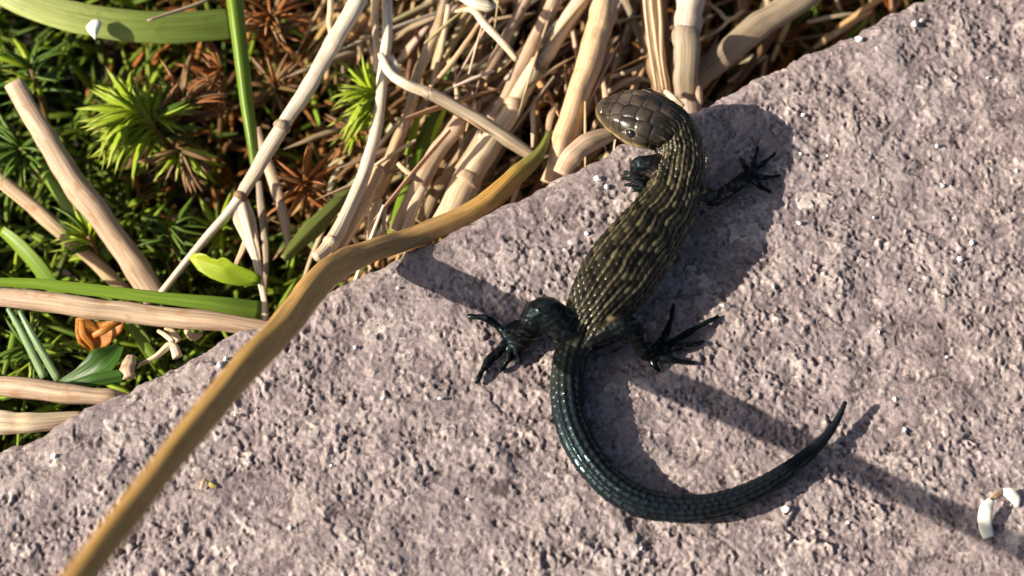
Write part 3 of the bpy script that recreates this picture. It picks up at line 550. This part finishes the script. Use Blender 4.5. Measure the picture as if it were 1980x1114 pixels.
def zone_moss(r, n):
    p = np.stack([r.uniform(-9, 5, n), r.uniform(-4, 6.5, n), np.zeros(n)], 1); u, v = slab_uv(p)[0], slab_uv(p)[1]
    p = p[v < -.15]; n = len(p); x, y = to_px(p + [0, 0, -1.6])
    hgt = relief(p[:, 0] * .12 + 5, p[:, 1] * .12) / .012 * .35
    p[:, 2] = -1.85 + np.clip(hgt, -.7, .6) + r.uniform(-.45, .35, n)
    red = 1 / (1 + np.exp(-(x - 300) / 60)) * (y < 430)
    g = r.random(n); ci = np.where(g < red * .75, np.where(r.random(n) < .5, 2, 3), np.where(r.random(n) < .45, 1, 0)); return p, ci
prism_mass('moss_carpet', 15000, zone_moss, [(.08, .13, .010), (.20, .28, .018), (.18, .095, .03), (.30, .12, .025)], (.25, .6), (.035, .08), (-5, 70), col_mat('moss_mass'), 'dark carpet of moss leaves under and between the moss stars', seed=3)
def zone_litter(r, n):
    p = np.stack([r.uniform(-3.2, 5.5, n), r.uniform(0, 6.5, n), np.zeros(n)], 1); u, v = slab_uv(p); p = p[v < -.1]; n = len(p); x, y = to_px(p + [0, 0, -1.3])
    keep = r.random(n) < sm(600, 720, x) * (1 - .8 * sm(1300, 1420, x)); p = p[keep]; n = len(p); p[:, 2] = r.uniform(-2.2, -1.1, n)
    return p, r.integers(0, 5, n)
prism_mass('straw_litter', 3600, zone_litter, [(.46, .32, .18), (.30, .18, .085), (.56, .43, .28), (.20, .11, .05), (.40, .24, .10)], (.4, 1.3), (.03, .10), (-15, 35), col_mat('litter', .7, .1), 'loose broken straw and chaff between and under the stalks', seed=9, axis=math.radians(58))
def zone_strand(r, n):
    p = np.stack([r.uniform(-2.4, 2.2, n), r.uniform(.3, 5.0, n), np.zeros(n)], 1); u, v = slab_uv(p); p = p[v < -.7]; n = len(p); x, y = to_px(p + [0, 0, -.8])
    p = p[(x > 740) & (x < 1230)]; p[:, 2] = r.uniform(-1.1, -.35, len(p)); return p, r.integers(0, 4, len(p))
prism_mass('straw_strands', 200, zone_strand, [(.62, .50, .34), (.48, .34, .19), (.56, .38, .20), (.66, .56, .42)], (.5, 1.5), (.012, .038), (-15, 15), bpy.data.materials['litter'], 'tangle of thin pale straw fibres across the leaning bundle', seg=6, seed=19, axis=math.radians(62))
def zone_grass(r, n):
    p = np.stack([r.uniform(-11, -5.6, n), r.uniform(-4, 6.5, n), r.uniform(-2.6, -1.6, n)], 1); u, v = slab_uv(p); p = p[v < -.15]; return p, r.integers(0, 4, len(p))
prism_mass('unseen_shade_grass', 700, zone_grass, [(.12, .22, .03), (.16, .26, .04), (.36, .26, .14), (.09, .16, .02)], (.5, 1.0), (.06, .12), (25, 75), col_mat('tuft_mass'), 'mixed green and dry grass added out of view on the left to shade the moss', seg=5, seed=12)  # unseen grass, added left of the view to throw shade over the moss

# ------------------------------------------------------------------ lizard
def lizard():
    # middle line from snout to tail tip: picture x, y, half width (px), height/width ratio, centre height (cm)
    ctl = np.array([
        (1157, 208, 11, .9, .34), (1165, 210, 23, .82, .355), (1182, 215, 35, .78, .39), (1204, 220, 46, .74, .44), (1228, 226, 55, .72, .485), (1254, 233, 57, .74, .51), (1280, 243, 53, .80, .50),
        (1302, 260, 48, .84, .45), (1314, 290, 46, .86, .40), (1315, 325, 49, .84, .37), (1304, 372, 54, .80, .34), (1280, 418, 61, .76, .34), (1246, 466, 69, .74, .35), (1208, 516, 73, .72, .35),
        (1172, 566, 66, .74, .33), (1142, 608, 52, .80, .29), (1122, 640, 39, .88, .24), (1108, 676, 32, .95, .20), (1098, 716, 30, .97, .18), (1096, 760, 30, 1, .17), (1102, 806, 30, 1, .17),
        (1120, 856, 30, 1, .17), (1150, 903, 29, 1, .165), (1192, 945, 28, 1, .16), (1245, 973, 27, 1, .155), (1305, 983, 25, 1, .145), (1365, 981, 23.5, 1, .14), (1425, 965, 21.5, 1, .135), (1480, 938, 18.5, 1, .13),
        (1528, 906, 15.5, 1, .125), (1570, 872, 12, 1, .125), (1602, 838, 8.5, 1, .13), (1621, 808, 6.5, 1, .15), (1635, 776, 4.4, 1, .20)])
    pts = np.array([np.append(P(x, y, z), (w / 200, w / 200 * k)) for x, y, w, k, z in ctl])
    n = 260; C = catmull(pts, n); seg = np.linalg.norm(np.diff(C[:, :3], axis=0), axis=1); s = np.concatenate([[0], np.cumsum(seg)])
    ss = np.linspace(0, s[-1], n); C = np.stack([np.interp(ss, s, C[:, k]) for k in range(5)], 1); s = ss
    c, hw, hz = C[:, :3], np.maximum(C[:, 3], .012), np.maximum(C[:, 4], .012)
    T = np.gradient(c, axis=0); T /= np.linalg.norm(T, axis=1)[:, None]; L = np.cross(T, [0, 0, 1.]); L /= np.linalg.norm(L, axis=1)[:, None]; U = np.cross(L, T)
    def loft(c, hw, hz, L, U, K, ex=None):
        ph = np.linspace(0, 2 * np.pi, K, endpoint=False); n = len(c); V = []
        e = np.full(n, 1.0) if ex is None else ex
        cx, sy = np.cos(ph), np.sin(ph)
        X = np.sign(cx) * np.abs(cx)[None] ** e[:, None]; Y = np.sign(sy) * np.abs(sy)[None] ** e[:, None]
        V = (c[:, None] + (X * hw[:, None])[..., None] * L[:, None] + (Y * hz[:, None])[..., None] * U[:, None]).reshape(-1, 3)
        F = [(i * K + j, i * K + (j + 1) % K, (i + 1) * K + (j + 1) % K, (i + 1) * K + j) for i in range(n - 1) for j in range(K)]
        F += [tuple(range(K))[::-1], tuple((n - 1) * K + j for j in range(K))]
        return [tuple(v) for v in V], F
    VV, FF = [], []
    def add(V, F): o = len(VV); VV.extend(V); FF.extend([tuple(q + o for q in f) for f in F])
    ex = 1 - .27 * np.exp(-((s - .40) / .34) ** 2)
    add(*loft(c, hw, hz, L, U, 28, ex))
    limbs = []
    def limb(pp, rr, m=None, flat=1.0):
        q = np.array([P(x, y, z) for x, y, z in pp]); m = m or 7 * len(pp); cc = catmull(np.column_stack([q, np.array(rr) / 200]), m); r_ = np.maximum(cc[:, 3] * (1 + (.16 * np.sin(np.linspace(0, 5 * np.pi, m)) if rr[0] < 10 else 0)), .012); cc = cc[:, :3]
        t = np.gradient(cc, axis=0); t /= np.linalg.norm(t, axis=1)[:, None]; l = np.cross(t, [0.05, .1, 1.]); l /= np.linalg.norm(l, axis=1)[:, None]; u = np.cross(l, t)
        add(*loft(cc, r_, r_ * flat, l, u, 12)); limbs.append(cc)
    # near fore limb, folded beside the neck
    limb([(1290, 318, .36), (1262, 318, .42), (1236, 320, .38), (1234, 338, .24), (1248, 352, .12), (1256, 357, .07)], [22, 19, 17, 15, 13, 11])
    for tip, mid in (((1200, 345, .03), (1226, 346, .07)), ((1206, 358, .03), (1230, 356, .07)), ((1222, 368, .03), (1240, 363, .06)), ((1205, 332, .04), (1228, 338, .08)), ((1258, 378, .03), (1257, 368, .06))):
        limb([(1254, 356, .07), (*mid,), (*tip,)], [6.5, 5.5, 3], 12)
    # far fore limb, reaching into the shade
    limb([(1328, 352, .34), (1356, 372, .36), (1384, 384, .30), (1412, 366, .16), (1438, 346, .08), (1448, 338, .06)], [20, 18, 16, 14, 13, 10])
    for tip, mid in (((1466, 283, .03), (1458, 312, .07)), ((1500, 296, .03), (1476, 316, .07)), ((1510, 338, .03), (1482, 344, .07)), ((1430, 306, .03), (1440, 322, .07)), ((1492, 372, .03), (1470, 360, .06))):
        limb([(1447, 339, .06), (*mid,), (*tip,)], [6, 5.2, 3], 12)
    # near hind limb: knee high, shank down to the foot
    limb([(1118, 650, .26), (1088, 632, .34), (1058, 606, .42), (1036, 612, .38), (1020, 642, .22), (1003, 660, .10), (990, 662, .07)], [32, 33, 32, 28, 24, 19, 15])
    limb([(1020, 640, .2), (1000, 636, .13), (985, 640, .08)], [18, 18, 14])
    for tip, mid in (((903, 610, .03), (946, 619, .08)), ((920, 742, .03), (945, 696, .08)), ((936, 716, .03), (962, 684, .08)), ((964, 720, .03), (984, 692, .08)), ((1006, 704, .03), (1000, 684, .08))):
        limb([(988, 656, .07), (*mid,), (*tip,)], [9, 7.6, 4], 14)
    # far hind limb
    limb([(1135, 655, .24), (1172, 640, .32), (1208, 632, .38), (1230, 648, .30), (1246, 678, .14), (1254, 690, .08)], [29, 27, 24, 20, 16, 13])
    for tip, mid in (((1344, 703, .03), (1300, 696, .08)), ((1390, 611, .03), (1326, 646, .09)), ((1303, 587, .03), (1290, 640, .09)), ((1362, 660, .03), (1310, 672, .09)), ((1276, 720, .03), (1266, 706, .07))):
        limb([(1254, 688, .08), (*mid,), (*tip,)], [8, 6.6, 3.4], 14)
    me = bpy.data.meshes.new('lizard_raw'); me.from_pydata(VV, [], FF); me.update()
    bm = bmesh.new(); bm.from_mesh(me); bmesh.ops.recalc_face_normals(bm, faces=bm.faces); bm.to_mesh(me); bm.free()
    o = bpy.data.objects.new('lizard_raw', me); COL.objects.link(o)
    md = o.modifiers.new('r', 'REMESH'); md.mode = 'VOXEL'; md.voxel_size = .0105
    ms = o.modifiers.new('s', 'SMOOTH'); ms.factor = .5; ms.iterations = 3
    dg = bpy.context.evaluated_depsgraph_get(); ev = o.evaluated_get(dg); me2 = bpy.data.meshes.new_from_object(ev)
    bpy.data.objects.remove(o); bpy.data.meshes.remove(me)
    nv = len(me2.vertices); X = np.empty(nv * 3, np.float32); me2.vertices.foreach_get('co', X); X = X.reshape(-1, 3).astype(float)
    NR = np.empty(nv * 3, np.float32); me2.vertices.foreach_get('normal', NR); NR = NR.reshape(-1, 3)
    near = np.empty(nv, int)
    for a in range(0, nv, 8000):
        dd = ((X[a:a + 8000, None] - c[None]) ** 2).sum(-1) / (hw[None] ** 1.0); near[a:a + 8000] = dd.argmin(1)
    q = X - c[near]; ds = (q * T[near]).sum(1); S_ = s[near] + ds; lx = (q * L[near]).sum(1); uz = (q * U[near]).sum(1)
    rn = np.sqrt((lx / hw[near]) ** 2 + (uz / hz[near]) ** 2); th = np.arctan2(lx / hw[near], uz / hz[near])
    limbw = sm(1.08, 1.3, rn)
    s_vent = s[np.argmin(np.linalg.norm(c - P(1118, 648, .23), axis=1))]; s_neck = s[np.argmin(np.linalg.norm(c - P(1290, 248, .45), axis=1))]
    r = np.random.default_rng(2)
    def vnoise(x, y, seed):                           # value noise on a wrapped lattice
        g = np.random.default_rng(seed).random((64, 64)); i, j = np.floor(x).astype(int), np.floor(y).astype(int); fx, fy = x - i, y - j; fx = fx * fx * (3 - 2 * fx); fy = fy * fy * (3 - 2 * fy)
        w = lambda a, b2: g[a % 64, b2 % 64]
        return (w(i, j) * (1 - fx) + w(i + 1, j) * fx) * (1 - fy) + (w(i, j + 1) * (1 - fx) + w(i + 1, j + 1) * fx) * fy
    head = 1 - sm(s_neck - .12, s_neck + .06, S_); tail = sm(s_vent - .02, s_vent + .14, S_); trunk = (1 - head) * (1 - tail)
    # overlapping keeled scales in lengthwise rows
    rows = 34; a = th / (2 * np.pi) * rows + .8 * (vnoise(S_ / .17, th * 1.6 + 5, 71) - .5); row = np.floor(a); fr = a - row; keel = 1 - np.abs(fr - .5) * 2
    lenS = .082; sa = S_ / lenS + (row % 2) * .5 + .25 * vnoise(S_ / .5, th, 51); idx = np.floor(sa); fs = sa - idx
    dome = np.clip(keel * 1.6, 0, 1) * np.sin(np.pi * np.clip(fs, 0, 1)) ** .6
    hh = trunk * (1 - limbw) * (.011 * dome + .009 * keel ** 2 * fs - .006)
    hr = np.random.default_rng(77).random((64, 256)); hsh = hr[row.astype(int) % 64, idx.astype(int) % 256]
    # tail: whorls of long keeled scales
    rt = 14; at = th / (2 * np.pi) * rt; ft = at - np.floor(at); kt = 1 - np.abs(ft - .5) * 2; st_ = S_ / .085 + 1.1 * vnoise(S_ / .35, th * 1.3 + 9, 81) + .35 * (np.floor(at) % 2); fst = st_ - np.floor(st_); ht = np.random.default_rng(78).random((64, 256))[np.floor(at).astype(int) % 64, np.floor(st_).astype(int) % 256]; taper = np.clip(hw[near] / .13, .15, 1)
    hh += tail * (1 - limbw) * taper * (.014 * kt + .008 * fst ** 1.5 * (.4 + 1.2 * vnoise(S_ / .085, at, 44)) - .006)
    # head: shields parted by fine grooves
    hx, hy = S_ / .125, lx / .115; gi = np.floor(hx), np.floor(hy); hc = np.zeros(nv); d1 = np.full(nv, 9.); d2 = np.full(nv, 9.); jt = np.random.default_rng(8).random((40, 40, 2))
    for di in (-1, 0, 1):
        for dj in (-1, 0, 1):
            ii = (gi[0] + di).astype(int); jj = (gi[1] + dj).astype(int); k = np.abs(jj)
            cxx = ii + .2 + .6 * jt[ii % 40, k % 40, 0]; cyy = jj + .5 + np.sign(jj) * .25 * jt[ii % 40, k % 40, 1]
            dd = np.hypot(hx - cxx, hy - cyy); hc = np.where(dd < d1, jt[ii % 40, k % 40, 0] * 7.3 % 1, hc); d2 = np.where(dd < d1, d1, np.minimum(d2, dd)); d1 = np.minimum(d1, dd)
    groove = np.exp(-((d2 - d1) / .085) ** 2)
    hh += head * (1 - limbw) * (.011 * (1 - 2 * np.clip(d1, 0, .7) ** 2) - .006 * groove - .005)
    # brow ridges, cheeks and the ear opening
    ly = np.abs(lx) / hw[near]
    hh += head * (1 - limbw) * (.020 * np.exp(-((S_ - .30) / .11) ** 2 - ((ly - .62) / .16) ** 2) * (uz > 0) + .018 * np.exp(-((S_ - .50) / .12) ** 2 - ((uz / hz[near] - .18) / .28) ** 2) * (ly > .5))
    hh -= .03 * np.exp(-((S_ - .74) / .035) ** 2 - ((uz / hz[near] - .05) / .2) ** 2) * (ly > .5) * (1 - limbw)
    # mouth line along both jaws
    jaw = np.exp(-((uz + hz[near] * .12) / .012) ** 2) * (1 - sm(.50, .62, S_)) * (np.abs(th) > .5)
    hh -= .014 * jaw * (1 - limbw)
    # granules on the limbs
    gl = vnoise(X[:, 0] / .035, X[:, 1] / .035 + X[:, 2] / .035, 4); hh += limbw * .012 * (gl - .5)
    X2 = X + NR * hh[:, None]
    me2.vertices.foreach_set('co', X2.astype(np.float32).ravel())
    # pigment
    olive = np.array([.019, .0155, .007]); dark = np.array([.006, .005, .004]); pale = np.array([.20, .165, .085]); black = np.array([.004, .0052, .0072]); bronze = np.array([.042, .031, .022])
    nz = vnoise(S_ / .16, th * 3.2, 5); nz2 = vnoise(S_ / .07, th * 6, 6)
    # pale dotted lines follow single rows of scales; other scales carry dark and pale flecks
    rk = row + .5; stripe = np.zeros(nv)
    for r0 in (-9, -7, -5, -3, -1, 1, 4, 6, 8):
        stripe = np.maximum(stripe, (row == r0) * np.clip(keel * 3.2 - 1.7, 0, 1) * (.30 + .70 * (hsh > .16)) * (.35 + .75 * nz2))
    side = sm(.85, 1.45, np.abs(th))
    bodyc = (olive[None] * (.20 + .9 * nz[:, None] + .9 * hsh[:, None] ** 2)) * (1 - side[:, None]) + dark[None] * side[:, None]
    bodyc = bodyc * (1 - .6 * np.clip(1 - dome * 1.7, 0, 1))[:, None]
    bodyc = bodyc * (1 - .6 * ((hsh < .2) * (1 - stripe)))[:, None]
    bodyc = bodyc + (pale[None] - bodyc) * (stripe * (.50 - .30 * side))[:, None]
    spots = (hsh > .86) * dome * (.5 + .3 * side); bodyc = bodyc + (pale[None] * .8 - bodyc) * spots[:, None]
    blot = sm(.30, .70, vnoise(S_ / .12, th * 5 + 4, 36)) * sm(s_neck - .1, s_neck + .15, S_) * (1 - sm(s_neck + .6, s_neck + 1.1, S_))
    bodyc = bodyc * (1 + .8 * blot[:, None])
    headc = bronze[None] * (.35 + 1.2 * vnoise(S_ / .17, lx / .12, 9)[:, None]) * (.5 + 1.1 * hc[:, None]) * (1 - .75 * groove[:, None]) * (1 - .45 * sm(.62, .8, vnoise(S_ / .06, lx / .05, 15))[:, None])
    lip = np.exp(-((uz + hz[near] * .08) / .055) ** 2) * (1 - sm(.50, .7, S_)); headc = headc + (np.array([.50, .36, .15]) - headc) * (.85 * lip)[:, None]
    eyeband = np.exp(-((uz / hz[near] - .22) / .16) ** 2) * sm(.10, .2, S_) * (np.abs(lx) > .5 * hw[near]); headc = headc * (1 - .6 * eyeband[:, None])
    headc = headc * (1 - .85 * jaw[:, None])
    tailc = black[None] * (.8 + .8 * nz2[:, None]) + np.array([.008, .011, .013])[None] * (kt * fst)[:, None] + np.array([.022, .019, .009])[None] * (.4 + vnoise(S_ / .06, at, 61))[:, None] * np.exp(-((S_ - s_vent) / .55) ** 2)[:, None]
    base = bodyc * trunk[:, None] + headc * head[:, None] + tailc * tail[:, None]
    limbc = np.array([.004, .0045, .005])[None] * (.7 + .8 * gl[:, None])
    colr = base * (1 - limbw[:, None]) + limbc * limbw[:, None]
    cattr(me2, 'col', colr); fattr(me2, 'sheen', np.clip(tail + limbw * .8, 0, 1) * (1 - .6 * sm(s_vent + 2.0, s_vent + 3.0, S_))); fattr(me2, 'headw', head * (1 - limbw) * (.55 + .45 * hc)); fattr(me2, 'glint', (tail * (.12 + .88 * (ht > .62) * np.clip(kt * 1.8 - .5, 0, 1)) + trunk * (.35 + .5 * hsh)) * (1 - limbw) + limbw * sm(.55, .85, gl) * .8)
    me2.polygons.foreach_set('use_smooth', np.ones(len(me2.polygons), bool))
    me2.name = 'body'
    m, nt, b = newmat('lizard_skin')
    a = N(nt, 'ShaderNodeAttribute', attribute_name='col'); nt.links.new(a.outputs['Color'], b.inputs['Base Color'])
    sh = N(nt, 'ShaderNodeAttribute', attribute_name='sheen'); hd = N(nt, 'ShaderNodeAttribute', attribute_name='headw')
    tc = N(nt, 'ShaderNodeTexCoord'); n1 = N(nt, 'ShaderNodeTexNoise', Scale=30.0, Detail=3.0); nt.links.new(tc.outputs['Object'], n1.inputs['Vector'])
    rg = N(nt, 'ShaderNodeMapRange'); rg.inputs[3].default_value = .46; rg.inputs[4].default_value = .19; mxr = N(nt, 'ShaderNodeMath', operation='MAXIMUM'); g3 = N(nt, 'ShaderNodeAttribute', attribute_name='glint'); nt.links.new(g3.outputs['Fac'], mxr.inputs[0]); nt.links.new(hd.outputs['Fac'], mxr.inputs[1]); nt.links.new(mxr.outputs[0], rg.inputs[0]); nt.links.new(rg.outputs[0], b.inputs['Roughness'])
    sp = N(nt, 'ShaderNodeMapRange'); sp.inputs[3].default_value = .09; sp.inputs[4].default_value = 1.0; gn = N(nt, 'ShaderNodeAttribute', attribute_name='glint'); ga = N(nt, 'ShaderNodeMath', operation='MULTIPLY_ADD'); nt.links.new(gn.outputs['Fac'], ga.inputs[0]); ga.inputs[1].default_value = .55; nt.links.new(hd.outputs['Fac'], ga.inputs[2]); nt.links.new(ga.outputs[0], sp.inputs[0]); nt.links.new(sp.outputs[0], b.inputs['Specular IOR Level'])
    tint = mix(nt, sh.outputs['Fac'], (1, .97, .9), (.60, .98, 1.0)); nt.links.new(tint, b.inputs['Specular Tint'])
    bp = N(nt, 'ShaderNodeBump', Strength=.25, Distance=.01); nt.links.new(n1.outputs[0], bp.inputs['Height']); nt.links.new(bp.outputs[0], b.inputs['Normal'])
    root = empty('lizard', P(1150, 560, 0), 'small dark olive lizard with pale keeled stripes and a black curled tail on the slab', 'lizard')
    link('body', me2, m, root)
    me_, nte, be = newmat('lizard_eye'); be.inputs['Base Color'].default_value = (.012, .009, .006, 1); be.inputs['Roughness'].default_value = .06; be.inputs['Specular IOR Level'].default_value = .7
    ml, ntl, bl = newmat('lizard_eyelid'); bl.inputs['Base Color'].default_value = (.16, .135, .085, 1); bl.inputs['Roughness'].default_value = .4
    i = int(np.argmin(np.linalg.norm(c - P(1240, 230, .48), axis=1)))
    for sgn in (1, -1):
        ctr = c[i] + L[i] * sgn * hw[i] * .80 + U[i] * hz[i] * .46
        nrm = L[i] * sgn * .80 + U[i] * .60; nrm /= np.linalg.norm(nrm)
        bm = bmesh.new(); bmesh.ops.create_uvsphere(bm, u_segments=20, v_segments=12, radius=.060)
        me = bpy.data.meshes.new('eye'); bm.to_mesh(me); bm.free(); me.polygons.foreach_set('use_smooth', np.ones(len(me.polygons), bool))
        e = link('eye', me, me_, root); e.location = Vector(ctr - np.array(root.location)); e.matrix_parent_inverse = Matrix()
        # ring of the eyelid round the eyeball
        ang = np.linspace(0, 2 * np.pi, 22, endpoint=True); t1 = T[i] - nrm * np.dot(T[i], nrm); t1 /= np.linalg.norm(t1); t2 = np.cross(nrm, t1)
        ring = [ctr + nrm * .028 + t1 * .064 * math.cos(x) + t2 * .048 * math.sin(x) for x in ang]
        link('eyelid', tube_mesh('eyelid', ring, np.full(22, .010), K=8, rough=.02), ml, e if False else root)
lizard()

# ------------------------------------------------------------------ small things on the slab
sh = stalk('shell_chip', [(1912, 1040, .03), (1904, 1010, .08), (1907, 984, .12), (1917, 966, .13)], [22, 28, 27, 14], M['bone'], 'pale curved chip of snail shell lying on the slab at the lower right', 'shell chip', n=24, flat=.3, K=14, rough=.05, jitter=.2)
stalk('shell_middle', [(1915, 968, .11), (1926, 958, .11), (1940, 951, .10)], [10, 13, 12], M['pink'], parent=sh, n=12, flat=.4, K=10)
stalk('shell_lip', [(1938, 950, .10), (1952, 954, .10), (1963, 966, .07), (1966, 980, .04)], [12, 24, 22, 8], M['bone'], parent=sh, n=20, flat=.3, K=14, rough=.05, jitter=.2)
stalk('lichen_flake', [(400, 930, .03), (408, 938, .035), (420, 942, .03)], [5, 10, 4], M['straw_y'], 'tiny yellowish flake on the slab right of the golden stem', 'lichen', n=10, flat=.4)
stalk('moss_scrap', [(388, 946, .05), (392, 934, .06), (398, 926, .05)], [5, 8, 5], M['orange'], 'tiny orange scrap beside the yellowish flake', 'scrap', n=10, flat=.5)
